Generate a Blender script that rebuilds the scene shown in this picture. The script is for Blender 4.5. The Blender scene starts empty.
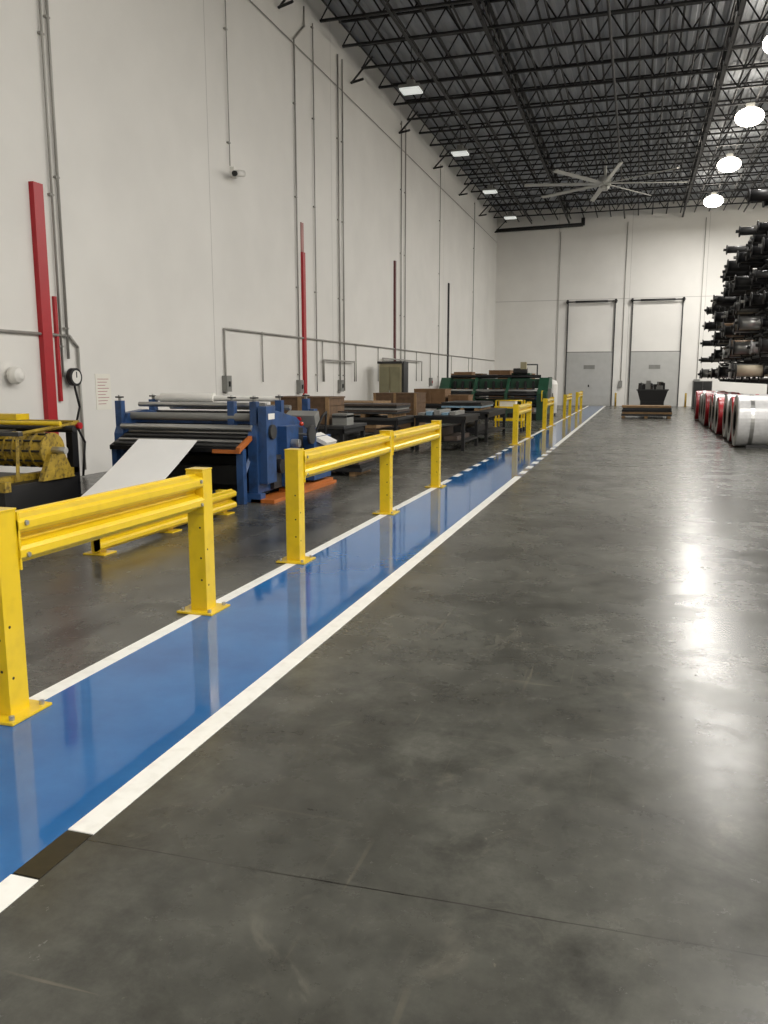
import bpy, bmesh, math, random
from mathutils import Vector, Matrix
random.seed(7)
scene = bpy.context.scene
try:
    scene.view_settings.view_transform = 'Standard'
    scene.view_settings.look = 'None'
except Exception: pass

# ------------------------------------------------------------------ materials
def lin(c):
    return tuple(((v/255)/12.92 if v/255 <= .04045 else ((v/255+.055)/1.055)**2.4) for v in c)
MATS = {}
def mat(name, rgb, rough=.5, metal=0., var=.12, scale=3., bump=0, rvar=0., emit=0., coat=0., dirt=None, dirt_amt=.4):
    if name in MATS: return MATS[name]
    m = bpy.data.materials.new(name); m.use_nodes = True
    nt = m.node_tree; N = nt.nodes; L = nt.links
    b = N['Principled BSDF']
    c = lin(rgb)
    geo = N.new('ShaderNodeNewGeometry')
    nz = N.new('ShaderNodeTexNoise'); nz.inputs['Scale'].default_value = scale; nz.inputs['Detail'].default_value = 5
    L.new(geo.outputs['Position'], nz.inputs['Vector'])
    cr = N.new('ShaderNodeValToRGB')
    cr.color_ramp.elements[0].position = .3; cr.color_ramp.elements[1].position = .7
    cr.color_ramp.elements[0].color = tuple(v*(1-var) for v in c)+(1,)
    cr.color_ramp.elements[1].color = tuple(min(1, v*(1+var)) for v in c)+(1,)
    L.new(nz.outputs['Fac'], cr.inputs['Fac'])
    out = cr.outputs['Color']
    if dirt:
        n2 = N.new('ShaderNodeTexNoise'); n2.inputs['Scale'].default_value = scale*2.3; n2.inputs['Detail'].default_value = 8
        L.new(geo.outputs['Position'], n2.inputs['Vector'])
        r2 = N.new('ShaderNodeValToRGB'); r2.color_ramp.elements[0].position = .5; r2.color_ramp.elements[1].position = .68
        r2.color_ramp.elements[0].color = (0, 0, 0, 1)
        r2.color_ramp.elements[1].color = (dirt_amt,)*3+(1,)
        L.new(n2.outputs['Fac'], r2.inputs['Fac'])
        mx = N.new('ShaderNodeMix'); mx.data_type = 'RGBA'
        L.new(r2.outputs['Color'], mx.inputs['Factor']); L.new(out, mx.inputs['A']); mx.inputs['B'].default_value = lin(dirt)+(1,)
        out = mx.outputs['Result']
    L.new(out, b.inputs['Base Color'])
    b.inputs['Roughness'].default_value = rough; b.inputs['Metallic'].default_value = metal
    if coat: b.inputs['Coat Weight'].default_value = coat; b.inputs['Coat Roughness'].default_value = .08
    if emit:
        b.inputs['Emission Color'].default_value = c+(1,); b.inputs['Emission Strength'].default_value = emit
    if bump:
        bp = N.new('ShaderNodeBump'); bp.inputs['Strength'].default_value = bump; bp.inputs['Distance'].default_value = .01
        L.new(nz.outputs['Fac'], bp.inputs['Height']); L.new(bp.outputs['Normal'], b.inputs['Normal'])
    MATS[name] = m; return m

YEL = mat('safety_yellow', (222, 188, 24), .3, var=.05, scale=4, coat=.3, dirt=(165,132,22), dirt_amt=.2)
YEL2 = mat('aged_yellow', (158, 132, 42), .5, var=.3, scale=9, dirt=(55,44,22), dirt_amt=.8)
BLUEM = mat('machine_blue', (40, 72, 118), .4, var=.15, dirt=(28,34,46), dirt_amt=.5)
BLK = mat('black_steel', (26, 26, 28), .4, .3, var=.3)
BLKP = mat('black_paint', (17, 17, 18), .5, var=.2)
DGR = mat('dark_grey', (56, 56, 56), .5, .3, var=.25)
GREY = mat('grey_paint', (125, 125, 121), .5, var=.1)
STEEL = mat('bare_steel', (175, 175, 173), .28, .8, var=.1)
GALV = mat('galvanised_conduit', (155, 153, 147), .45, .2, var=.08)
SHEET = mat('sheet_aluminium', (238, 238, 236), .4, 0., var=.02)
WHT = mat('white_paint', (222, 220, 214), .45, var=.04)
ORG = mat('orange_paint', (172, 96, 38), .45, var=.15)
RED = mat('red_paint', (165, 18, 30), .4, var=.08)
REDD = mat('faded_red', (165, 115, 110), .5, var=.1)
REDW = mat('red_wrap', (160, 28, 38), .35, var=.15, scale=6)
WOOD = mat('wood_crate', (95, 72, 50), .7, var=.25, scale=8)
WOODL = mat('wood_pallet', (140, 112, 78), .75, var=.25, scale=7)
GREEN = mat('machine_green', (24, 66, 46), .45, var=.2)
BEIGE = mat('cabinet_beige', (150, 142, 112), .5, var=.1)
WRAP = mat('stretch_wrap_white', (205, 205, 205), .3, .1, var=.1, scale=8)
CARD = mat('cardboard', (118, 90, 62), .8, var=.12)
PAPER = mat('paper', (225, 222, 212), .7, var=.02)
LBLUE = mat('pale_blue_plastic', (120, 150, 170), .3, var=.2)
GLASS = mat('lamp_lens_dim', (228, 232, 228), .3, var=.02, emit=.55)
LENS = mat('lamp_lens_lit', (255, 246, 230), .3, var=.02, emit=20.)
RUBBER = mat('rubber', (12, 12, 12), .7, var=.1)
ALU = mat('fan_aluminium', (195, 195, 190), .4, .3, var=.05)
COPPER = mat('brown_coil', (138, 112, 86), .55, .1, var=.15)
TAN = mat('tan_coil', (158, 148, 128), .6, .0, var=.15)
RUST = mat('rust_roll', (70, 58, 50), .6, .1, var=.25, scale=6)

# ------------------------------------------------------------------ mesh builder (metres, world coordinates)
class B:
    def __init__(s, name): s.name = name; s.bm = bmesh.new(); s.m = []
    def mi(s, m):
        if m not in s.m: s.m.append(m)
        return s.m.index(m)
    def _tag(s, faces, m, smooth=False):
        i = s.mi(m)
        for f in faces: f.material_index = i; f.smooth = smooth
    def box(s, lo, hi, m, rot=None, piv=None):
        lo = Vector(lo); hi = Vector(hi); c = (lo+hi)/2; d = hi-lo
        r = bmesh.ops.create_cube(s.bm, size=1)
        vs = r['verts']
        bmesh.ops.scale(s.bm, vec=d, verts=vs); bmesh.ops.translate(s.bm, vec=c, verts=vs)
        if rot:
            p = Vector(piv) if piv else c
            M = Matrix.Rotation(math.radians(rot[1]), 3, rot[0])
            bmesh.ops.rotate(s.bm, cent=p, matrix=M, verts=vs)
        s._tag({f for v in vs for f in v.link_faces}, m); return vs
    def cyl(s, p1, p2, r, m, r2=None, seg=16, caps=True):
        p1 = Vector(p1); p2 = Vector(p2); d = p2-p1
        o = bmesh.ops.create_cone(s.bm, cap_ends=caps, segments=seg, radius1=r, radius2=r if r2 is None else r2, depth=d.length)
        vs = o['verts']
        q = d.to_track_quat('Z', 'Y').to_matrix()
        bmesh.ops.rotate(s.bm, cent=(0,0,0), matrix=q, verts=vs)
        bmesh.ops.translate(s.bm, vec=(p1+p2)/2, verts=vs)
        fs = {f for v in vs for f in v.link_faces}
        s._tag(fs, m)
        for f in fs: f.smooth = len(f.verts) == 4 and seg > 6
    def pipe(s, pts, r, m, seg=8):
        for a, b in zip(pts, pts[1:]): s.cyl(a, b, r, m, seg=seg)
        for p in pts[1:-1]: s.ball(p, r*1.02, m, 8)
    def ball(s, c, r, m, seg=12, sc=(1,1,1)):
        o = bmesh.ops.create_uvsphere(s.bm, u_segments=seg, v_segments=max(6, seg//2), radius=r)
        bmesh.ops.scale(s.bm, vec=sc, verts=o['verts'])
        bmesh.ops.translate(s.bm, vec=c, verts=o['verts'])
        s._tag({f for v in o['verts'] for f in v.link_faces}, m, True)
    def bar(s, p1, p2, w, m):   # square section strut
        s.cyl(p1, p2, w*.7071, m, seg=4)
    def prism(s, prof, axis, a, b, m, smooth=False):
        def P(p, t):
            if axis == 'Y': return (p[0], t, p[1])
            if axis == 'X': return (t, p[0], p[1])
            return (p[0], p[1], t)
        v1 = [s.bm.verts.new(P(p, a)) for p in prof]; v2 = [s.bm.verts.new(P(p, b)) for p in prof]
        fs = []; n = len(prof)
        for i in range(n):
            fs.append(s.bm.faces.new((v1[i], v1[(i+1) % n], v2[(i+1) % n], v2[i])))
        c1 = s.bm.faces.new(v1[::-1]); c2 = s.bm.faces.new(v2)
        s._tag(fs, m, smooth); s._tag([c1, c2], m)
    def lathe(s, prof, c, axis, m_list, seg=40):
        ring = []
        for r, t in prof:
            row = []
            for k in range(seg):
                a = 2*math.pi*k/seg
                if axis == 'X': p = (c[0]+t, c[1]+r*math.cos(a), c[2]+r*math.sin(a))
                elif axis == 'Y': p = (c[0]+r*math.cos(a), c[1]+t, c[2]+r*math.sin(a))
                else: p = (c[0]+r*math.cos(a), c[1]+r*math.sin(a), c[2]+t)
                row.append(s.bm.verts.new(p))
            ring.append(row)
        n = len(prof)
        for i in range(n):
            A = ring[i]; C = ring[(i+1) % n]; fs = []
            for k in range(seg):
                fs.append(s.bm.faces.new((A[k], A[(k+1) % seg], C[(k+1) % seg], C[k])))
            s._tag(fs, m_list[i % len(m_list)], False)
    def done(s, bevel=0, parent=None):
        bmesh.ops.recalc_face_normals(s.bm, faces=s.bm.faces)
        xs = [v.co for v in s.bm.verts]
        lo = Vector([min(v[i] for v in xs) for i in range(3)]); hi = Vector([max(v[i] for v in xs) for i in range(3)])
        o = Vector(((lo.x+hi.x)/2, (lo.y+hi.y)/2, lo.z))
        bmesh.ops.translate(s.bm, vec=-o, verts=s.bm.verts)
        me = bpy.data.meshes.new(s.name); s.bm.to_mesh(me); s.bm.free()
        for m in s.m: me.materials.append(m)
        ob = bpy.data.objects.new(s.name, me); scene.collection.objects.link(ob); ob.location = o
        if bevel:
            md = ob.modifiers.new('bevel', 'BEVEL'); md.width = bevel; md.segments = 2; md.limit_method = 'ANGLE'
        if parent: ob.parent = parent
        return ob

# ------------------------------------------------------------------ room
XL, XR, YB, YF, ZC = -9.2, 15.0, -13.0, 55.0, 12.5

def wall_mat(name, axis, period, off, rgb=(220, 218, 213), hz=None):
    m = bpy.data.materials.new(name); m.use_nodes = True
    nt = m.node_tree; N = nt.nodes; L = nt.links; b = N['Principled BSDF']
    geo = N.new('ShaderNodeNewGeometry'); sp = N.new('ShaderNodeSeparateXYZ'); L.new(geo.outputs['Position'], sp.inputs[0])
    nz = N.new('ShaderNodeTexNoise'); nz.inputs['Scale'].default_value = .7; nz.inputs['Detail'].default_value = 6
    L.new(geo.outputs['Position'], nz.inputs['Vector'])
    cr = N.new('ShaderNodeValToRGB'); c = lin(rgb)
    cr.color_ramp.elements[0].position = .3; cr.color_ramp.elements[1].position = .7
    cr.color_ramp.elements[0].color = tuple(v*.95 for v in c)+(1,); cr.color_ramp.elements[1].color = tuple(v*1.03 for v in c)+(1,)
    L.new(nz.outputs['Fac'], cr.inputs['Fac'])
    def mth(op, a, bb):
        n = N.new('ShaderNodeMath'); n.operation = op
        for i, v in enumerate((a, bb)):
            if v is None: continue
            if isinstance(v, (int, float)): n.inputs[i].default_value = v
            else: L.new(v, n.inputs[i])
        return n.outputs[0]
    f = mth('SUBTRACT', sp.outputs[axis], off); f = mth('DIVIDE', f, period)
    f = mth('FRACT', f, None); f = mth('SUBTRACT', f, .5); f = mth('ABSOLUTE', f, None)
    line = mth('GREATER_THAN', f, .5-.012/period)
    if hz:
        g = mth('SUBTRACT', sp.outputs['Z'], hz); g = mth('ABSOLUTE', g, None); g = mth('LESS_THAN', g, .02)
        line = mth('MAXIMUM', line, g)
    fac = mth('MULTIPLY', line, .4)
    mx = N.new('ShaderNodeMix'); mx.data_type = 'RGBA'
    L.new(fac, mx.inputs['Factor']); L.new(cr.outputs['Color'], mx.inputs['A']); mx.inputs['B'].default_value = lin((95, 90, 84))+(1,)
    L.new(mx.outputs['Result'], b.inputs['Base Color']); b.inputs['Roughness'].default_value = .75
    return m

def floor_mat():
    m = bpy.data.materials.new('polished_concrete'); m.use_nodes = True
    nt = m.node_tree; N = nt.nodes; L = nt.links; b = N['Principled BSDF']
    geo = N.new('ShaderNodeNewGeometry'); sp = N.new('ShaderNodeSeparateXYZ'); L.new(geo.outputs['Position'], sp.inputs[0])
    def noise(sc, det=8, rg=.55, dist=0., stretch=None, rotz=0, off=0):
        n = N.new('ShaderNodeTexNoise'); n.inputs['Scale'].default_value = sc; n.inputs['Detail'].default_value = det
        n.inputs['Roughness'].default_value = rg; n.inputs['Distortion'].default_value = dist
        src = geo.outputs['Position']
        if stretch or off:
            mp = N.new('ShaderNodeMapping'); mp.inputs['Scale'].default_value = stretch or (1, 1, 1); mp.inputs['Rotation'].default_value = (0, 0, rotz)
            mp.inputs['Location'].default_value = (off, off*.7, 0)
            L.new(src, mp.inputs['Vector']); src = mp.outputs[0]
        L.new(src, n.inputs['Vector']); return n.outputs['Fac']
    def ramp(f, stops):
        r = N.new('ShaderNodeValToRGB'); e = r.color_ramp.elements
        e[0].position = stops[0][0]; e[0].color = stops[0][1]+(1,)
        e[1].position = stops[-1][0]; e[1].color = stops[-1][1]+(1,)
        for p, c in stops[1:-1]:
            x = e.new(p); x.color = c+(1,)
        L.new(f, r.inputs['Fac']); return r.outputs['Color']
    def mth(op, a, bb=None):
        n = N.new('ShaderNodeMath'); n.operation = op
        for i, v in enumerate((a, bb)):
            if v is None: continue
            if isinstance(v, (int, float)): n.inputs[i].default_value = v
            else: L.new(v, n.inputs[i])
        return n.outputs[0]
    def mix(f, a, c, blend='MIX'):
        x = N.new('ShaderNodeMix'); x.data_type = 'RGBA'; x.blend_type = blend
        for k, v in (('Factor', f), ('A', a), ('B', c)):
            if isinstance(v, tuple): x.inputs[k].default_value = v+(1,)
            elif isinstance(v, float): x.inputs[k].default_value = v
            else: L.new(v, x.inputs[k])
        return x.outputs['Result']
    base = ramp(noise(.6, 10, .66, .5), [(.3, lin((58, 57, 52))), (.5, lin((76, 76, 71))), (.7, lin((96, 96, 90)))])
    fine = ramp(noise(4, 14, .75), [(.3, (.6, .6, .6)), (.7, (1.32, 1.31, 1.28))])
    col = mix(1., base, fine, 'MULTIPLY')
    spk = ramp(noise(1.9, 12, .75, 1.), [(.57, (0, 0, 0)), (.70, (1, 1, 1))])
    col = mix(mth('MULTIPLY', spk, .4), col, lin((122, 118, 106)))
    drk = ramp(noise(1.15, 10, .7, .8, None, 0, 7.3), [(.53, (0, 0, 0)), (.66, (1, 1, 1))])
    col = mix(mth('MULTIPLY', drk, .42), col, lin((42, 41, 37)))
    tiny = ramp(noise(14, 6, .7, .5, None, 0, 3.1), [(.68, (0, 0, 0)), (.72, (1, 1, 1))])
    col = mix(mth('MULTIPLY', tiny, .35), col, lin((130, 124, 110)))
    for st, rz, am, of in (((14, .5, 1), .35, .3, 0), ((.4, 12, 1), -.2, .35, 2), ((18, .7, 1), 1.1, .25, 5)):
        sc = ramp(noise(1.6, 4, .5, 0, st, rz, of), [(.66, (0, 0, 0)), (.71, (1, 1, 1))])
        brk = ramp(noise(1.1, 3, .5, 0, None, 0, of+1), [(.5, (0, 0, 0)), (.62, (1, 1, 1))])
        col = mix(mth('MULTIPLY', mth('MULTIPLY', sc, brk), am), col, lin((128, 120, 104)))
    w = mth('MULTIPLY', mth('SUBTRACT', noise(1.5, 3), .5), .03)
    yy = mth('ADD', mth('SUBTRACT', sp.outputs['Y'], mth('MULTIPLY', sp.outputs['X'], .03)), w)
    f = mth('ABSOLUTE', mth('SUBTRACT', mth('FRACT', mth('DIVIDE', mth('SUBTRACT', yy, 2.33), 3.55)), .5))
    ln = mth('GREATER_THAN', f, .5-.003/3.55)
    col = mix(mth('MULTIPLY', ln, mth('ADD', .45, mth('MULTIPLY', brk, .4))), col, lin((26, 23, 20)))
    L.new(col, b.inputs['Base Color'])
    rr = N.new('ShaderNodeMapRange'); L.new(noise(1.3, 10, .7), rr.inputs['Value'])
    rr.inputs['From Min'].default_value = .3; rr.inputs['From Max'].default_value = .7
    rr.inputs['To Min'].default_value = .18; rr.inputs['To Max'].default_value = .34
    L.new(rr.outputs[0], b.inputs['Roughness'])
    b.inputs['Specular IOR Level'].default_value = .42
    bp = N.new('ShaderNodeBump'); bp.inputs['Strength'].default_value = .08; bp.inputs['Distance'].default_value = .01
    L.new(noise(3, 6), bp.inputs['Height']); L.new(bp.outputs['Normal'], b.inputs['Normal'])
    return m

def slab(name, lo, hi, m):
    b = B(name); b.box(lo, hi, m); return b.done()
slab('floor', (XL-.2, YB-.2, -.2), (XR+.2, YF+.2, 0), floor_mat())
WL = wall_mat('wall_paint_left', 'Y', 7.6, 1.6)
WF = wall_mat('wall_paint_far', 'X', 4.5, -5.2, hz=6.75)
slab('wall_left', (XL-.2, YB, 0), (XL, YF, ZC), WL)
slab('wall_right', (XR, YB, 0), (XR+.2, YF, ZC), WL)
slab('wall_far', (XL-.2, YF, 0), (XR+.2, YF+.2, ZC), WF)
slab('wall_back', (XL-.2, YB-.2, 0), (XR+.2, YB, ZC), WF)
DECK = mat('roof_deck', (160, 164, 170), .6, var=.08, scale=1)
b = B('ceiling')
prof = []
x = XL-.2
while x < XR+.2:
    prof += [(x, ZC), (x+.14, ZC), (x+.18, ZC+.05), (x+.32, ZC+.05)]; x += .36
prof += [(XR+.3, ZC), (XR+.3, ZC+.15), (XL-.2, ZC+.15)]
b.prism(prof, 'Y', YB-.2, YF+.2, DECK); b.done()

# ---- roof steel
JS = mat('joist_black', (20, 20, 22), .6, .1, var=.2)
b = B('ceiling_joists')
y = YB+1.2
zt, zb = ZC-.05, ZC-.8
while y < YF-.5:
    b.box((XL, y-.045, zt-.05), (XR, y+.045, zt), JS)
    b.box((XL+.1, y-.045, zb), (XR-.1, y+.045, zb+.06), JS)
    n = 26; L0 = (XR-XL-.2)/n
    for i in range(n):
        x0 = XL+.1+i*L0
        b.bar((x0, y, zb+.02), (x0+L0/2, y, zt-.03), .035, JS)
        b.bar((x0+L0/2, y, zt-.03), (x0+L0, y, zb+.02), .035, JS)
    y += 1.85
b.done()
b = B('ceiling_girders')
for gx in (-4.6, 2.2, 9.0):
    z1, z0 = ZC-.12, ZC-1.0
    b.box((gx-.05, YB, z1-.06), (gx+.05, YF, z1), JS); b.box((gx-.05, YB, z0), (gx+.05, YF, z0+.05), JS)
    yy = YB
    while yy < YF-1.9:
        b.bar((gx, yy, z0), (gx, yy+.925, z1), .05, JS); b.bar((gx, yy+.925, z1), (gx, yy+1.85, z0), .05, JS); yy += 1.85
b.done()
b = B('ceiling_bridging')
x = XL+.6
while x < XR:
    b.bar((x, YB, zb+.07), (x, YF, zb+.07), .05, JS)
    b.bar((x+.4, YB, zt-.1), (x+.4, YF, zt-.1), .05, JS)
    x += .82
b.done()
b = B('sprinkler_pipes')
for sx in (-6.9, -1.2, 5.6, 12):
    b.cyl((sx, YB+.1, ZC-.98), (sx, YF-.6, ZC-.98), .045, JS, seg=8)
    yy = YB+2
    while yy < YF-1:
        b.cyl((sx, yy, ZC-.98), (sx, yy, ZC-.8), .02, JS, seg=6); yy += 3.7
b.cyl((XL+.05, YF-.5, 11.2), (-3.7, YF-.5, 11.3), .12, JS, seg=12)
b.cyl((-3.7, YF-.5, 11.25), (-3.7, YF-.5, 11.7), .12, JS, seg=12)
b.done()
b = B('wall_knee_braces')
yy = 15.1
while yy < 54:
    b.bar((XL+.02, yy, 11.0), (XL+.75, yy, 11.72), .05, JS)
    b.bar((XL+.02, yy, 11.02), (XL+.5, yy-.2, 11.02), .06, JS)
    yy += 5.55
b.done()

# ------------------------------------------------------------------ walkway
BL = bpy.data.materials.new('blue_epoxy'); BL.use_nodes = True
def epoxy():
    nt = BL.node_tree; N = nt.nodes; L = nt.links; p = N['Principled BSDF']
    geo = N.new('ShaderNodeNewGeometry')
    n = N.new('ShaderNodeTexNoise'); n.inputs['Scale'].default_value = 1.4; n.inputs['Detail'].default_value = 12; n.inputs['Roughness'].default_value = .65
    L.new(geo.outputs['Position'], n.inputs['Vector'])
    r = N.new('ShaderNodeValToRGB'); r.color_ramp.elements[0].position = .3; r.color_ramp.elements[1].position = .72
    r.color_ramp.elements[0].color = lin((22, 84, 144))+(1,); r.color_ramp.elements[1].color = lin((40, 110, 172))+(1,)
    L.new(n.outputs['Fac'], r.inputs['Fac']); L.new(r.outputs['Color'], p.inputs['Base Color'])
    mr = N.new('ShaderNodeMapRange'); L.new(n.outputs['Fac'], mr.inputs['Value'])
    mr.inputs['From Min'].default_value = .3; mr.inputs['From Max'].default_value = .7; mr.inputs['To Min'].default_value = .04; mr.inputs['To Max'].default_value = .09
    L.new(mr.outputs[0], p.inputs['Roughness']); p.inputs['Specular IOR Level'].default_value = .65
    n2 = N.new('ShaderNodeTexNoise'); n2.inputs['Scale'].default_value = 2.5; n2.inputs['Detail'].default_value = 3
    L.new(geo.outputs['Position'], n2.inputs['Vector'])
    bp = N.new('ShaderNodeBump'); bp.inputs['Strength'].default_value = .08; bp.inputs['Distance'].default_value = .01
    L.new(n2.outputs['Fac'], bp.inputs['Height']); L.new(bp.outputs['Normal'], p.inputs['Normal'])
epoxy()
WLINE = mat('white_line_paint', (240, 239, 233), .3, var=.04, scale=6, dirt=(205, 202, 192), dirt_amt=.3)
TAPE = mat('bare_tape_brown', (38, 33, 22), .35, var=.4, scale=24)
WXL, WXR = -2.97, -1.83
slab('blue_walkway', (WXL+.1, YB+.5, 0), (WXR-.11, YF-.8, .003), BL)
def dashed(name, x0, x1, gaps):
    b = B(name)
    segs = []
    cur = YB+.5
    for (a, c) in gaps: segs.append((cur, a)); cur = c
    segs.append((cur, YF-.8))
    for a, c in segs: b.box((x0, a, 0), (x1, c, .004), WLINE)
    for a, c in gaps:
        if a > 5: b.box((x0, a, 0), (x1, c, .003), BL)
    b.done()
dg = [(y, y+.45) for y in [13.2+.9*i for i in range(9)]]
dashed('walkway_line', WXL, WXL+.1, dg)
dashed('walkway_line', WXR-.11, WXR, [(2.02, 2.31)]+[(y, y+.45) for y in [14.0+.9*i for i in range(8)]])
b = B('floor_tape_patch'); b.box((WXR-.108, 2.03, 0), (WXR-.002, 2.30, .004), TAPE); b.done()

# ------------------------------------------------------------------ guard rails
PX = -2.93
def rail_profile(xc, z0, z1, t=.006):
    H = z1-z0
    pts = [(-.02, 0), (-.02, .04), (.03, .10), (.045, .16), (.045, .30), (.03, .37), (-.02, .44), (-.03, .5),
           (-.02, .56), (.03, .63), (.045, .70), (.045, .84), (.03, .90), (-.02, .96), (-.02, 1.0)]
    f = [(xc+x, z0+u*H) for x, u in pts]
    back = [(xc+x-t*1.5, z0+u*H) for x, u in reversed(pts)]
    return f+back
def post(b, x, y, h=1.03, w=.13):
    b.box((x-w/2, y-w/2, .012), (x+w/2, y+w/2, h), YEL)
    b.box((x-w/2-.004, y-w/2-.004, h-.004), (x+w/2+.004, y+w/2+.004, h+.006), YEL)
    b.box((x-.14, y-.14, .004), (x+.14, y+.14, .018), YEL)
    for sx in (-1, 1):
        for sy in (-1, 1):
            b.cyl((x+sx*.105, y+sy*.105, .016), (x+sx*.105, y+sy*.105, .04), .014, STEEL, seg=6)
    for z in (.20, .46):
        b.cyl((x+w/2-.002, y-.03, z), (x+w/2+.0015, y-.03, z), .008, BLKP, seg=10)
    for z in (.24, .40, .62):
        b.cyl((x+.03, y-w/2-.0015, z), (x+.03, y-w/2+.002, z), .008, BLKP, seg=10)
def guard(ys, px=PX, z0=.745, z1=1.005, h=1.03):
    b = B('guard_rail')
    for y in ys: post(b, px, y, h)
    for a, c in zip(ys, ys[1:]):
        y0, y1 = a+.065, c-.065
        b.prism(rail_profile(px+.035, z0, z1), 'Y', y0, y1, YEL)
        b.prism([(2*px-p, q) for p, q in rail_profile(px+.035, z0, z1)], 'Y', y0, y1, YEL)
        for (e, s) in ((y0, 1), (y1, -1)):
            b.box((px-.06, min(e, e+s*.012), z0-.02), (px+.075, max(e, e+s*.012), z1+.01), YEL)
            for z in (z0+.05, z1-.05):
                b.cyl((px+.072, e+s*.05, z), (px+.09, e+s*.05, z), .014, STEEL, seg=6)
    b.done(bevel=.004)
guard([3.13, 5.06])
guard([6.75, 9.6, 12.25])
guard([21.0, 23.7])
guard([28.0, 30.4])
guard([36.0, 39.0])
guard([43.5, 47.0])
b = B('low_guard_rail')
for y in (6.5, 7.7, 8.95):
    b.box((-4.93, y-.05, 0), (-4.83, y+.05, .3), YEL); b.box((-4.99, y-.1, 0), (-4.75, y+.1, .015), YEL)
b.prism(rail_profile(-4.79, .04, .30), 'Y', 6.35, 9.1, YEL)
b.done(bevel=.003)

# ------------------------------------------------------------------ left wall fittings
def wp(y, z, d=.04): return (XL+d, y, z)
b = B('red_wall_column'); b.box((XL, 11.05, 0), (XL+.09, 11.27, 4.7), RED); b.box((XL, 11.42, 1.3), (XL+.05, 11.48, 3.0), RED); b.done()
b = B('red_wall_column'); b.box((XL, 21.9, 1.2), (XL+.07, 22.07, 5.2), RED); b.box((XL, 21.9, 5.2), (XL+.03, 22.07, 6.0), REDD); b.done()
b = B('red_wall_column'); b.box((XL, 31.1, 1.2), (XL+.07, 31.25, 6.2), mat('maroon', (95, 50, 50), .5)); b.done()
b = B('dark_wall_strip'); b.box((XL, 40.6, 1.2), (XL+.07, 40.75, 6.4), DGR); b.done()

b = B('wall_conduits')
def drop(y, z0, z1, r=.025, d=.05):
    r *= .8
    b.cyl(wp(y, z0, d), wp(y, z1, d), r, GALV, seg=8)
    z = z0+.5
    while z < z1:
        b.box((XL, y-.05, z-.015), (XL+d+.01, y+.05, z+.015), GALV); z += 2.4
drop(11.52, 1.7, 11.6); drop(11.68, 2.0, 11.6, .03)
drop(21.55, 1.3, 10.6, .03); drop(22.9, 1.3, 11.5, .022); drop(24.9, 1.3, 11.4, .035); drop(25.3, 1.3, 11.4, .03)
drop(32.0, 1.3, 11.5, .03); drop(32.6, 1.3, 11.5, .03); drop(38.6, 1.3, 11.5, .02); drop(47, 1.3, 11.5, .025)
drop(17.7, 6.5, 10.9, .015)
b.pipe([wp(21.55, 10.6), wp(22.3, 11.2), wp(22.3, 11.7)], .025, GALV)
b.pipe([wp(17.2, 1.5), wp(17.2, 2.82), wp(54.8, 2.92)], .025, GALV)
for y in (19.2, 23.4, 26.5, 29.0, 31.0, 34.5, 37, 41.5, 46):
    b.cyl(wp(y, 1.6), wp(y, 2.86), .018, GALV, seg=8)
b.pipe([wp(23.3, 1.6, .12), wp(23.3, 2.25, .12), wp(26.1, 2.25, .12), wp(26.1, 1.6, .12)], .025, GALV)
b.pipe([wp(29.3, 1.6, .12), wp(29.3, 2.45, .12), wp(35.1, 2.45, .12), wp(35.1, 1.6, .12)], .025, GALV)
b.pipe([wp(5, 2.38), wp(11.75, 2.38), wp(11.95, 2.2), wp(11.95, .1)], .025, GALV)
b.cyl(wp(0, 10.5), wp(54.8, 10.5), .012, GALV, seg=6)
for y, z in ((17.2, 1.6), (21.55, 1.5), (24.9, 1.5), (32, 1.5), (37, 1.6)):
    b.box((XL, y-.12, z-.22), (XL+.13, y+.12, z+.15), GREY)
    b.box((XL+.13, y-.03, z-.1), (XL+.16, y+.03, z+.02), RED if y > 30 else DGR)
b.done()
b = B('security_camera')
b.box((XL, 17.78, 6.28), (XL+.1, 17.98, 6.5), WHT); b.cyl((XL+.1, 17.88, 6.38), (XL+.3, 17.86, 6.36), .03, WHT)
b.cyl((XL+.28, 17.88, 6.35), (XL+.28, 17.5, 6.27), .075, WHT); b.cyl((XL+.28, 17.5, 6.27), (XL+.28, 17.44, 6.257), .06, BLKP); b.done()
b = B('wall_bell')
b.lathe([(.0001, 0), (.06, 0), (.06, .05), (.13, .06), (.14, .12), (.11, .19), (.05, .23), (.0001, .235)], (XL, 10.35, 1.72), 'X', [WHT], 24); b.done()
b = B('pressure_gauge')
b.cyl((XL+.01, 11.7, 1.7), (XL+.08, 11.7, 1.7), .04, DGR)
b.cyl((XL+.08, 11.7, 1.7), (XL+.17, 11.7, 1.7), .15, BLKP, seg=28)
b.cyl((XL+.165, 11.7, 1.7), (XL+.175, 11.7, 1.7), .11, WHT, seg=28); b.box((XL+.175, 11.69, 1.69), (XL+.18, 11.71, 1.79), BLKP)
b.pipe([(XL+.12, 11.7, 1.55), (XL+.16, 11.75, 1.2), (XL+.12, 11.68, .9), (XL+.2, 11.78, .6), (XL+.15, 11.75, .02)], .02, RUBBER); b.done()
b = B('wall_notice')
b.box((XL, 12.42, 1.12), (XL+.01, 12.85, 1.76), PAPER)
INK = mat('red_ink', (170, 120, 118), .6)
for r_ in range(9):
    b.box((XL+.01, 12.47, 1.66-r_*.055), (XL+.012, 12.79-.05*(r_ % 3), 1.672-r_*.055), INK)
b.done()
b = B('electrical_cabinet')
b.box((-8.75, 27.8, .1), (-7.95, 28.5, 2.25), BEIGE); b.box((-8.8, 27.75, 2.22), (-7.9, 28.55, 2.3), DGR)
OL = mat('olive_panel', (130, 126, 98), .5)
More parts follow.
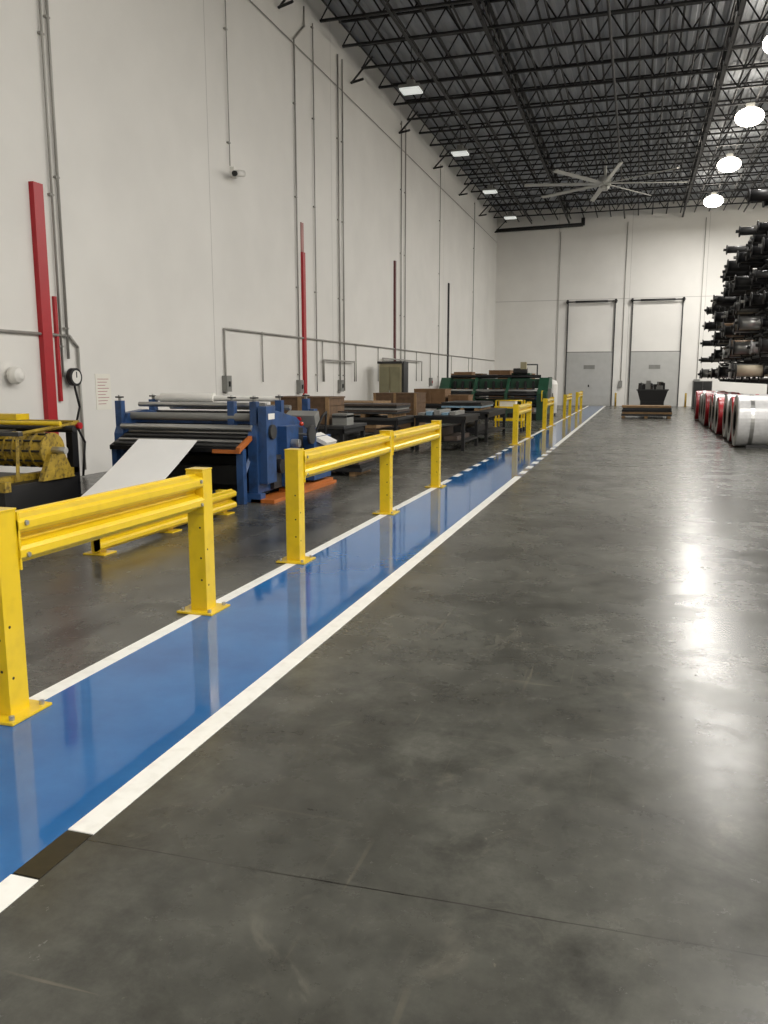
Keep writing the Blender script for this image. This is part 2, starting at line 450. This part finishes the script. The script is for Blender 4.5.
b.box((-8.72, 27.77, .3), (-8.38, 27.8, 2.1), OL); b.box((-8.33, 27.77, .3), (-7.98, 27.8, 2.1), OL)
b.box((-8.75, 27.8, 0), (-7.95, 28.5, .1), BLKP); b.cyl((-8.35, 27.74, 1.1), (-8.35, 27.74, 1.3), .015, STEEL)
b.box((-7.95, 27.9, .1), (-7.87, 28.5, 2.3), DGR)
b.done()

# ------------------------------------------------------------------ blue slitting machine
b = B('slitting_machine')
def sideframe(x0, x1):
    b.prism([(9.95, .12), (12.1, .12), (12.1, .7), (11.7, .9), (11.3, 1.1), (10.6, 1.22), (10.1, 1.18), (9.95, .9)], 'X', x0, x1, BLUEM)
sideframe(-5.0, -4.86); sideframe(-7.1, -6.96)
b.box((-7.12, 9.9, 0), (-4.8, 10.05, .12), BLUEM); b.box((-7.12, 12.0, 0), (-4.8, 12.2, .12), BLUEM)
b.box((-4.95, 9.9, .0), (-4.6, 12.3, .05), ORG); b.box((-4.9, 10.7, .05), (-4.62, 12.2, .1), ORG)
b.box((-4.86, 10.0, .25), (-4.74, 10.3, 1.3), BLUEM); b.box((-4.86, 10.62, .14), (-4.72, 11.05, 1.0), BLUEM)
b.box((-4.86, 10.34, .14), (-4.8, 10.6, .6), DGR)
b.box((-4.86, 11.4, .14), (-4.62, 12.1, .8), BLUEM)
b.box((-4.86, 11.08, .3), (-4.78, 11.36, .95), BLKP)
b.cyl((-4.74, 10.15, .95), (-4.70, 10.15, .95), .10, DGR, seg=20); b.cyl((-4.8, 10.47, .45), (-4.72, 10.47, .45), .1, BLKP, seg=20)
b.box((-4.735, 10.05, 1.12), (-4.73, 10.25, 1.2), WHT)
b.cyl((-4.72, 10.8, .75), (-4.6, 10.8, .75), .06, STEEL); b.box((-4.715, 10.68, .3), (-4.71, 11.0, .5), mat('blue_light', (70, 120, 170), .4))
for x, yy in ((-7.05, (10.05, 10.9)), (-4.95, (10.08, 10.9, 11.9)), (-5.35, (10.2,))):
    for y in yy:
        b.box((x-.05, y-.05, 1.0), (x+.05, y+.05, 1.36), BLUEM); b.cyl((x, y, 1.36), (x, y, 1.44), .022, STEEL)
        b.cyl((x, y, 1.40), (x, y, 1.42), .06, BLKP)
for y, z, r, m_ in ((10.9, 1.38, .04, WHT), (10.45, 1.3, .035, STEEL), (10.2, 1.14, .055, GREY), (10.0, 1.0, .045, STEEL), (10.5, 1.0, .09, DGR), (10.9, 1.12, .08, BLK), (11.3, 1.24, .04, STEEL), (11.5, .8, .1, DGR)):
    b.cyl((-7.0, y, z), (-4.95, y, z), r, m_, seg=18)
b.cyl((-6.9, 10.9, 1.38), (-6.0, 10.9, 1.38), .075, WHT, seg=20)
b.box((-7.0, 10.6, .55), (-4.95, 11.7, 1.0), DGR)
b.box((-7.0, 10.15, .12), (-4.95, 11.8, .6), BLKP)
b.box((-7.0, 10.3, 1.04), (-4.95, 10.4, 1.1), BLUEM)
b.box((-7.0, 11.9, .9), (-4.95, 12.05, 1.1), BLUEM)
b.prism([(9.62, .70), (10.3, .98), (10.3, 1.02), (9.62, .76)], 'X', -6.95, -4.98, BLK)
for i in range(5):
    yb = 9.66+i*.125; zb_ = .765+i*.0495
    b.cyl((-6.9, yb, zb_+.02), (-5.0, yb, zb_+.02), .022, STEEL if i % 2 else ORG if i == 4 else DGR, seg=10)
b.prism([(9.58, .70), (10.3, .98), (10.3, 1.03), (9.58, .77)], 'X', -4.99, -4.93, ORG)
b.box((-5.35, 9.60, .69), (-4.95, 9.64, .74), ORG)
b.box((-5.05, 9.7, .0), (-4.95, 9.8, .74), BLUEM); b.box((-6.98, 9.7, 0), (-6.9, 9.8, .74), BLUEM)
b.bar((-5.0, 9.75, .3), (-5.0, 10.15, .8), .05, BLUEM)
b.box((-6.95, 9.82, .25), (-5.0, 9.9, .5), BLKP)
b.box((-4.95, 11.9, .7), (-4.82, 12.05, 1.2), BLUEM)
b.box((-5.2, 11.65, .95), (-4.7, 11.85, 1.15), GREY, rot=('X', 20)); b.cyl((-4.95, 11.62, 1.05), (-4.95, 11.58, 1.05), .04, RED)
b.box((-4.75, 11.5, .72), (-4.45, 11.95, .78), WHT, rot=('Y', 25))
b.cyl((-4.6, 11.2, .85), (-4.56, 11.2, .85), .14, DGR, seg=24); b.cyl((-4.86, 11.2, .85), (-4.58, 11.2, .85), .02, STEEL); b.ball((-4.78, 11.3, 1.0), .035, mat('red_knob', (200, 60, 30), .3))
b.pipe([(-4.7, 11.6, .8), (-4.6, 11.7, 1.1), (-4.65, 12.0, 1.15), (-4.7, 12.05, .7)], .018, RUBBER)
b.done(bevel=.006)

# sloping sheet being fed
b = B('metal_sheet')
pts = []
for i in range(17):
    t = i/16; y = 9.56-1.85*t; z = .86-.84*t-.05*math.sin(math.pi*t)
    pts.append((y, max(z, .006)))
prof = pts+[(y, z-.006) for y, z in reversed(pts)]
b.prism(prof, 'X', -6.44, -5.54, SHEET)
b.done()

# ------------------------------------------------------------------ yellow uncoiler at left
b = B('yellow_decoiler')
b.box((-9.0, 7.5, 0), (-6.85, 7.65, .12), BLKP); b.box((-9.0, 9.1, 0), (-7.1, 9.25, .12), BLKP)
b.box((-8.9, 7.6, .05), (-6.95, 8.9, .42), BLKP)
for x in (-8.85, -7.2):
    b.box((x-.05, 9.1, .1), (x+.05, 9.22, 1.1), BLK)
    b.box((x-.05, 7.6, .42), (x+.05, 9.2, .5), YEL2)
b.box((-8.9, 7.56, .36), (-6.9, 7.66, .48), YEL2)
b.prism([(8.2, .42), (8.8, .42), (8.62, .74), (8.38, .74)], 'X', -6.98, -6.9, YEL2); b.prism([(8.2, .42), (8.8, .42), (8.62, .74), (8.38, .74)], 'X', -8.95, -8.88, YEL2)
b.cyl((-8.85, 8.5, .78), (-7.0, 8.5, .78), .2, YEL2, seg=24)
for i in range(13):
    x0 = -8.8+i*.137
    b.cyl((x0, 8.5, .78), (x0+.03, 8.5, .78), .225, YEL2, seg=24)
for k in range(10):
    a = math.radians(k*36)
    b.cyl((-8.8, 8.5+.21*math.cos(a), .78+.21*math.sin(a)), (-7.0, 8.5+.21*math.cos(a), .78+.21*math.sin(a)), .014, BLK, seg=6)
b.cyl((-7.0, 8.5, .78), (-6.78, 8.5, .78), .045, STEEL); b.cyl((-7.0, 8.5, .78), (-6.97, 8.5, .78), .22, YEL2, seg=24)
b.box((-9.0, 9.08, 1.02), (-7.1, 9.2, 1.12), YEL2); b.box((-9.0, 8.0, .98), (-7.05, 8.08, 1.03), DGR)
b.cyl((-8.95, 8.9, 1.02), (-6.95, 8.9, 1.02), .045, BLK); b.cyl((-8.95, 8.7, 1.1), (-7.0, 8.7, 1.1), .03, YEL)
b.box((-8.6, 8.95, 1.12), (-7.9, 9.2, 1.2), YEL); b.cyl((-7.1, 9.15, 1.05), (-7.04, 9.15, 1.05), .045, RED)
b.bar((-7.1, 8.0, .45), (-7.1, 8.04, 1.0), .04, YEL2); b.bar((-8.95, 8.0, .45), (-8.95, 8.04, 1.0), .04, YEL2)
b.bar((-7.1, 8.04, 1.0), (-7.1, 9.15, 1.08), .04, YEL2)
b.box((-8.7, 8.1, .98), (-7.6, 8.6, 1.02), DGR)
b.done(bevel=.003)

# ------------------------------------------------------------------ benches and material in the middle distance
def bench(name, x0, x1, y0, y1, h, top=DGR, leg=BLKP, shelf=True, goods=()):
    b = B(name)
    b.box((x0, y0, h-.06), (x1, y1, h), top)
    for x in (x0+.03, x1-.11):
        for y in (y0+.03, y1-.11): b.box((x, y, 0), (x+.08, y+.08, h-.06), leg)
    b.box((x0+.03, y0+.03, h-.16), (x1-.03, y0+.07, h-.06), leg); b.box((x1-.07, y0+.03, h-.16), (x1-.03, y1-.03, h-.06), leg)
    if shelf:
        b.box((x0+.03, y0+.03, .2), (x1-.03, y1-.03, .24), leg)
        xx = x0+.15
        while xx < x1-.4:
            w_ = random.uniform(.15, .35); hh = random.uniform(.08, .35)
            b.box((xx, y0+.1, .24), (xx+w_, y1-.2, .24+hh), random.choice([BLK, DGR, BLKP, RUST, GREY])); xx += w_+random.uniform(.03, .2)
    b.done(bevel=.004)
def crate(name, x0, x1, y0, y1, z0, z1, m=WOOD):
    b = B(name)
    b.box((x0+.03, y0+.03, z0), (x1-.03, y1-.03, z1-.02), m)
    n = max(2, int((z1-z0)/.14)); h = (z1-z0)/n
    for i in range(n):
        b.box((x0, y0+.01, z0+i*h+.008), (x1, y0+.03, z0+(i+1)*h-.008), m); b.box((x1-.03, y0, z0+i*h+.008), (x1-.01, y1, z0+(i+1)*h-.008), m)
    for x in (x0, (x0+x1)/2-.04, x1-.08): b.box((x, y0-.015, z0), (x+.08, y0+.01, z1), WOODL if m == WOOD else m)
    b.box((x0-.01, y0-.01, z1-.03), (x1+.01, y1+.01, z1), m)
    b.done()
bench('steel_workbench', -7.5, -5.3, 14.6, 16.0, .78)
crate('wooden_crate', -7.0, -5.75, 15.0, 15.9, .78, 1.32)
b = B('toolbox'); b.box((-5.65, 14.9, .78), (-5.35, 15.3, 1.0), GREY); b.box((-5.65, 14.88, .93), (-5.35, 15.32, .97), DGR); b.cyl((-5.6, 15.1, 1.03), (-5.4, 15.1, 1.03), .015, BLKP); b.done()
bench('steel_workbench', -7.0, -5.1, 17.6, 19.2, .8)
def stack(name, x0, x1, y0, y1, z0, n, t, mats):
    b = B(name); z = z0
    for k in (x0+.1, (x0+x1)/2-.05, x1-.2): b.box((k, y0, z), (k+.1, y1, z+.08), WOODL)
    z += .08
    for i in range(n):
        d = random.uniform(-.04, .04); e = random.uniform(-.04, .04)
        b.box((x0+d, y0+e, z), (x1+d, y1+e, z+t*.92), mats[i % len(mats)]); z += t
    b.done()
stack('sheet_stack', -6.8, -5.2, 17.8, 19.0, .8, 5, .045, [DGR, RUST, GREY])
stack('sheet_stack', -6.2, -4.5, 13.2, 14.1, 0, 5, .06, [DGR, BLKP, RUST])
stack('pallet_stack', -8.2, -6.6, 20.6, 22.2, 0, 10, .1, [WOODL, RUST, WOOD])
bench('black_table', -5.0, -3.75, 18.6, 20.4, .82, top=BLKP)
bench('black_table', -5.2, -3.7, 21.4, 24.6, .82, top=BLKP)
stack('sheet_stack', -5.1, -4.0, 22.0, 24.0, .82, 3, .05, [LBLUE, DGR, BLKP])
b = B('plastic_wrapped_parts')
for i in range(5):
    b.box((-4.95+.18*i, 18.8+.05*i, .82), (-4.8+.18*i, 20.1, .88+.03*(i % 3)), LBLUE if i % 2 else GREY)
b.done(bevel=.01)
crate('wooden_crate', -7.9, -6.5, 24.5, 25.7, 0, 1.25, WOOD)
b = B('yellow_cart')
b.box((-4.35, 26.2, .35), (-3.45, 26.9, .42), YEL); b.box((-4.35, 26.2, .75), (-3.45, 26.9, .81), YEL)
for x in (-4.33, -3.5):
    for y in (26.22, 26.84):
        b.box((x, y, .12), (x+.05, y+.05, 1.0), YEL); b.cyl((x, y+.025, .07), (x+.05, y+.025, .07), .07, RUBBER)
b.cyl((-4.3, 26.24, 1.0), (-3.46, 26.24, 1.0), .02, YEL); b.box((-4.2, 26.3, .81), (-3.7, 26.8, .98), WHT); b.done()
bench('steel_workbench', -7.6, -5.2, 27.0, 28.3, .85)
crate('cardboard_box', -7.3, -6.2, 27.2, 28.1, .85, 1.35, CARD)
crate('cardboard_box', -6.1, -5.4, 27.2, 28.0, .85, 1.15, CARD)
b = B('green_brake_machine')
b.box((-8.2, 34.5, .0), (-3.5, 36.3, .25), BLKP)
for x in (-8.2, -6.7, -5.3, -3.95): b.prism([(34.3, 0), (36.4, 0), (36.4, 1.75), (35.2, 1.75), (34.6, 1.2), (34.3, 1.1)], 'X', x, x+(.42 if x in (-8.2, -3.95) else .12), GREEN)
b.box((-7.8, 34.9, .5), (-3.9, 35.1, .85), GREEN); b.box((-7.8, 35.3, 1.3), (-3.9, 35.6, 1.7), GREEN)
b.box((-7.8, 34.55, .88), (-3.9, 35.05, .94), DGR)
for yy, zz, rr_ in ((34.5, 1.05, .07), (34.75, 1.2, .06), (35.1, 1.1, .09), (35.3, 1.8, .07), (34.6, .6, .09)):
    b.cyl((-7.8, yy, zz), (-3.9, yy, zz), rr_, STEEL if zz == 1.2 else BLK, seg=12)
for i in range(11): b.box((-7.65+i*.34, 35.15, 1.2), (-7.55+i*.34, 35.3, 1.6), BLKP)
# motor, guards, control pedestal and clutter carried on the top beam
b.box((-7.7, 35.4, 1.7), (-6.9, 36.2, 2.0), CARD); b.box((-6.5, 35.6, 1.7), (-5.9, 36.2, 1.88), GREY); b.box((-5.2, 35.6, 1.7), (-4.4, 36.2, 1.95), GREEN)
b.cyl((-5.1, 35.5, 2.02), (-4.5, 35.5, 2.02), .13, DGR, seg=16)
b.pipe([(-4.1, 35.6, 1.75), (-4.1, 35.6, 2.3), (-4.6, 35.2, 2.3)], .03, DGR); b.box((-4.75, 35.05, 2.1), (-4.5, 35.25, 2.4), BEIGE)
for i in range(4): b.box((-7.4+i*1.0, 34.56, .94), (-7.1+i*1.0, 34.9, 1.0+.04*i), (LBLUE, WHT, CARD, GREY)[i])
b.box((-3.53, 34.7, .6), (-3.4, 35.2, 1.3), GREY); b.cyl((-3.52, 35.7, .8), (-3.42, 35.7, .8), .3, BLK, seg=20)
b.pipe([(-3.7, 34.3, 1.2), (-3.7, 33.95, 1.2), (-3.7, 33.95, .8), (-3.7, 34.3, .8)], .025, YEL)
b.done(bevel=.008)
crate('cardboard_box', -6.6, -5.6, 38.0, 39.2, 0, 2.1, CARD)
crate('cardboard_box', -5.5, -4.6, 38.0, 39.2, 0, 1.95, CARD)
crate('wooden_crate', -8.4, -6.9, 38.0, 39.2, 0, 1.95, WOOD)
b = B('white_tank')
b.lathe([(.001, 0), (.3, 0), (.3, .12), (.36, .14), (.36, 1.45), (.3, 1.6), (.12, 1.68), (.1, 1.78), (.001, 1.78)], (-3.85, 38.6, 0), 'Z', [DGR, DGR, WHT, WHT, WHT, WHT, DGR, DGR, DGR], 28)
b.box((-3.95, 38.2, .5), (-3.75, 38.26, .9), LBLUE); b.cyl((-3.5, 38.6, .3), (-3.4, 38.6, .3), .03, STEEL)
b.done()

# ------------------------------------------------------------------ right side : coils, rack
def coil(y, x0, L, R, wrap, band):
    b = B('steel_coil')
    c = (x0, y, R+.008)
    b.lathe([(.24, 0), (R*.6, -.004), (R*.62, -.004), (R-.02, 0), (R, .03), (R, L*.25), (R+.006, L*.25), (R+.006, L*.33), (R, L*.33), (R, L*.66), (R+.006, L*.66), (R+.006, L*.74), (R, L*.74), (R, L-.03), (R-.02, L), (.24, L)],
            c, 'X', [DGR, REDW if wrap is WRAP else DGR, STEEL, wrap, wrap, wrap, band, band, wrap, wrap, band, band, wrap, wrap, WRAP, BLKP], 48)
    for s_ in (-1, 1):
        b.prism([(y+s_*.22, 0), (y+s_*.38, 0), (y+s_*.38, .08)], 'X', x0+.25, x0+L-.15, DGR)
    o = b.done()
wr = [WRAP, REDW, WRAP, REDW, WRAP, REDW, REDW, WRAP, WRAP, REDW]
for i in range(10):
    R = (.64, .6, .62, .56, .6, .56, .6, .6, .55, .6)[i]
    coil(22.0+i*1.62, 2.38+(i % 3)*.04, 1.15, R, wr[i], (STEEL, BLKP, REDW)[i % 3] if wr[i] is WRAP else WRAP)
for i in range(4):
    coil(20.6+i*1.62, 4.3, 1.15, .6, wr[(i+3) % 10], BLKP)

b = B('cantilever_rack')
RX = 6.1; levels = [1.65, 2.4, 3.15, 3.9, 4.65, 5.4, 6.15, 6.9]
ys = [27.6+i*2.3 for i in range(8)]
TOP = lambda i: 8.0-.38*i
for i, y in enumerate(ys):
    top = TOP(i)
    b.box((RX, y-.12, 0), (RX+.3, y+.12, top), BLKP); b.box((RX-2.3, y-.1, 0), (RX+.5, y+.1, .18), BLKP)
    for z in levels:
        if z > top-.4: continue
        b.prism([(RX-2.2, z), (RX, z), (RX, z-.2), (RX-2.2, z-.07)], 'Y', y-.05, y+.05, BLKP)
        b.box((RX-2.25, y-.05, z), (RX-2.2, y+.05, z+.1), BLKP)
for z in (.6, 3.0): b.box((RX+.1, ys[0], z), (RX+.2, ys[-1], z+.1), BLKP)
for li, z in enumerate(levels):
    for i, y in enumerate(ys[:-1]):
        if z > TOP(i+1)-.4: continue
        for k in range(3):
            if random.random() < .06: continue
            yy = y+.42+k*.74+random.uniform(-.06, .06)
            r = random.uniform(.1, .22); x0 = RX-2.6-random.uniform(0, .7)
            m_ = random.choice([BLK, BLK, DGR, BLKP, DGR] if li > 3 else [BLK, DGR, BLKP, GREY, TAN, STEEL, BLK])
            if (li, i, k) in ((2, 2, 1), (1, 4, 0), (1, 1, 0)): m_ = COPPER; r = .24
            if (li, i, k) in ((1, 0, 1), (1, 3, 0), (0, 1, 1), (2, 1, 1)): m_ = WRAP
            zc = z+.06+r+.05
            b.cyl((x0, yy, zc), (RX-.1, yy, zc), .05, STEEL if m_ is BLK else DGR, seg=10)
            b.cyl((x0+.1, yy, zc), (x0+.14, yy, zc), r+.05, BLKP if m_ is not WRAP else WRAP, seg=20)
            b.cyl((x0+.14, yy, zc), (x0+.9, yy, zc), r, m_, seg=20)
            b.cyl((x0+.9, yy, zc), (x0+.94, yy, zc), r+.05, BLKP, seg=20)
            b.cyl((x0+1.2, yy, zc), (x0+1.9, yy, zc), r*.8, m_, seg=20)
        b.box((RX-2.2, y, z), (RX-2.12, y+2.3, z+.06), BLKP); b.box((RX-.6, y, z), (RX-.52, y+2.3, z+.06), BLKP)
b.done()

# centre far : slab pallet, scrap bin
b = B('slab_pallet')
for x in (-.5, .45, 1.4): b.box((x-.07, 37.2, 0), (x+.07, 38.5, .1), WOODL)
for i in range(5): b.box((-.55+random.uniform(-.04, .04), 37.2, .1+.09*i), (1.5+random.uniform(-.04, .04), 38.5, .18+.09*i), (DGR, WOODL, BLKP, DGR, WOODL)[i])
b.done()
b = B('scrap_bin')
b.box((.15, 41.8, .02), (1.35, 43.0, .12), WOOD)
for x in (.2, .7, 1.2): b.box((x, 41.8, 0), (x+.1, 43.0, .02), WOOD)
b.box((.2, 41.85, .12), (1.3, 42.95, .6), BLKP)
b.prism([(.2, .6), (1.3, .6), (1.48, 1.2), (.02, 1.2)], 'Y', 41.9, 42.9, BLKP)
b.box((0, 41.88, 1.14), (1.5, 42.92, 1.2), DGR)
for i in range(26):
    x = random.uniform(.05, 1.2); y = random.uniform(41.9, 42.6); h = random.uniform(.12, .5)*(1-abs(x-.7)*.5)
    b.box((x, y, 1.2), (x+random.uniform(.1, .28), y+random.uniform(.1, .3), 1.2+h), random.choice([BLK, DGR, GREY, RUST, GREY]))
for i in range(8):
    p = Vector((random.uniform(.1, 1.4), random.uniform(42, 42.8), 1.3)); q = p+Vector((random.uniform(-.4, .4), random.uniform(-.2, .2), random.uniform(.1, .25)))
    b.bar(p, q, .05, random.choice([BLK, DGR, GREY]))
b.done()

# ------------------------------------------------------------------ far wall doors
DOORM = mat('dock_door_grey', (172, 172, 169), .5, var=.04)
def door(name, x0, x1):
    b = B(name)
    y = YF
    n = 6
    for i in range(n):
        z0 = i*3.4/n; z1 = (i+1)*3.4/n
        b.box((x0+.05, y-.07, z0+.01), (x1-.05, y-.02, z1-.01), DOORM); b.box((x0+.05, y-.06, z1-.01), (x1-.05, y-.03, z1+.01), DOORM)
    b.box((x0, y-.12, 0), (x0+.06, y-.001, 6.6), DGR); b.box((x1-.06, y-.12, 0), (x1, y-.001, 6.6), DGR)
    b.box((x0, y-.06, 3.4), (x1, y-.001, 3.46), GREY)
    b.cyl((x0-.1, y-.22, 6.6), (x1+.1, y-.22, 6.6), .04, BLKP); b.cyl((x0+.5, y-.22, 6.6), (x1-.5, y-.22, 6.6), .07, DGR)
    for x in (x0, x1): b.cyl((x-.03, y-.22, 6.6), (x+.03, y-.22, 6.6), .14, BLKP); b.box((x-.06, y-.3, 6.5), (x+.06, y-.001, 6.72), BLKP)
    xm = (x0+x1)/2
    b.box((xm-.04, y-.09, 1.2), (xm+.04, y-.07, 1.35), BLKP); b.box((xm-.35, y-.085, 2.35), (xm+.35, y-.07, 2.6), GREY)
    b.done()
door('door_1', -4.5, -1.5); door('door_2', -.5, 2.55)
for x in (-1.25, 2.95):
    b = B('safety_bollard'); b.cyl((x, 54.2, 0), (x, 54.2, .8), .06, YEL2, seg=16); b.ball((x, 54.2, .8), .06, YEL2, 12); b.cyl((x, 54.2, 0), (x, 54.2, .02), .15, YEL2, seg=16); b.done()
b = B('dock_control_box'); b.box((3.4, 54.75, 1.1), (3.75, YF-.001, 1.7), GREY); b.cyl((3.57, 54.95, 1.7), (3.57, 54.95, 11.4), .02, GALV, seg=8); b.done()
b = B('dock_control_box'); b.box((-1.1, 54.85, 1.2), (-.9, YF-.001, 1.6), GREY);  b.cyl((-1.0, 54.95, 1.6), (-1.0, 54.95, 11.4), .02, GALV, seg=8); b.done()
b = B('wall_conduit'); b.cyl((-5.1, 54.95, 0.2), (-5.1, 54.95, 11.0), .02, GALV, seg=8); b.done()
b = B('storage_cabinet'); b.box((3.1, 50.0, .08), (4.1, 50.8, 1.6), GREY); b.box((3.1, 50, 0), (4.1, 50.8, .08), BLKP); b.box((3.12, 49.97, .12), (3.59, 50, 1.56), DGR); b.box((3.61, 49.97, .12), (4.08, 50, 1.56), DGR); b.done()
b = B('steel_drum'); b.cyl((-6.2, 53.6, 0), (-6.2, 53.6, .9), .3, BLUEM, seg=20); b.cyl((-6.2, 53.6, .28), (-6.2, 53.6, .31), .31, BLUEM, seg=20); b.cyl((-6.2, 53.6, .6), (-6.2, 53.6, .63), .31, BLUEM, seg=20); b.done()

# ------------------------------------------------------------------ HVLS fan
b = B('ceiling_fan')
fc = Vector((-1.9, 42.0, 10.9))
b.cyl(fc+Vector((0, 0, .2)), (fc.x, fc.y, ZC), .06, ALU); b.cyl(fc+Vector((0, 0, -.12)), fc+Vector((0, 0, .3)), .28, ALU, seg=24); b.cyl(fc+Vector((0, 0, -.3)), fc+Vector((0, 0, -.12)), .15, ALU, r2=.24, seg=24)
for k in range(8):
    a = math.radians(12+k*45)
    b.box((fc.x+.2, fc.y-.11, fc.z-.02), (fc.x+3.8, fc.y+.11, fc.z+.02), ALU)
    vs = [v for v in b.bm.verts][-8:]
    bmesh.ops.rotate(b.bm, cent=fc, matrix=Matrix.Rotation(math.radians(16), 3, 'X'), verts=vs)
    bmesh.ops.rotate(b.bm, cent=fc, matrix=Matrix.Rotation(a, 3, 'Z'), verts=vs)
b.done()

# ------------------------------------------------------------------ high-bay lights
def fixture(x, y, z, lit, power=0):
    b = B('high_bay_light')
    b.cyl((x, y, z+.3), (x, y, ZC-.05), .012, BLKP, seg=6)
    if lit:
        b.box((x-.14, y-.14, z+.36), (x+.14, y+.14, z+.56), GREY)
        b.cyl((x, y, z+.16), (x, y, z+.36), .5, GREY, r2=.2, seg=28, caps=False)
        b.ball((x, y, z+.1), .5, LENS, 28, (1, 1, .62))  # lens dome oversized, its shape stands in for the glow around the lamp
    else:
        b.box((x-.35, y-.3, z+.03), (x+.35, y+.3, z+.12), GREY); b.box((x-.12, y-.12, z+.12), (x+.12, y+.12, z+.32), GREY)
        b.box((x-.33, y-.28, z-.03), (x+.33, y+.28, z+.03), GLASS)
    b.done()
    if lit:
        l = bpy.data.lights.new('high_bay_lamp', 'AREA'); l.shape = 'DISK'; l.size = .8; l.energy = power; l.color = (1, .97, .925)
        o = bpy.data.objects.new('high_bay_lamp', l); scene.collection.objects.link(o); o.location = (x, y, z-.25)
for y in (-8, -.7, 6.3, 13.3, 20.3, 27.3, 34.3, 41.3, 49.2):
    fixture(3.5, y, 11.1, y != 20.3, 370 if y < 45 else 680)
    fixture(10.6, y, 11.1, True, 680)  # unseen row, added to light the walls
for y in (6.3, 13.3, 20.3, 27.7, 35.6, 43.0, 50.0):
    fixture(-7.6, y, 11.1, False)

w = bpy.data.worlds.new('World'); scene.world = w; w.use_nodes = True
w.node_tree.nodes['Background'].inputs[0].default_value = (.5, .5, .5, 1); w.node_tree.nodes['Background'].inputs[1].default_value = .02

# ------------------------------------------------------------------ camera
cam = bpy.data.cameras.new('camera'); co = bpy.data.objects.new('camera', cam); scene.collection.objects.link(co)
cam.sensor_fit = 'VERTICAL'; cam.sensor_height = 36; cam.lens = 810/1024*36; cam.clip_end = 300
th, ph = math.radians(17.13), math.radians(9.256)
F = Vector((-math.sin(th)*math.cos(ph), math.cos(th)*math.cos(ph), -math.sin(ph)))
R = Vector((math.cos(th), math.sin(th), 0)); U = R.cross(F)
M = Matrix((R, U, -F)).transposed().to_4x4(); M.translation = (0, 0, 1.65)
co.matrix_world = M
scene.camera = co
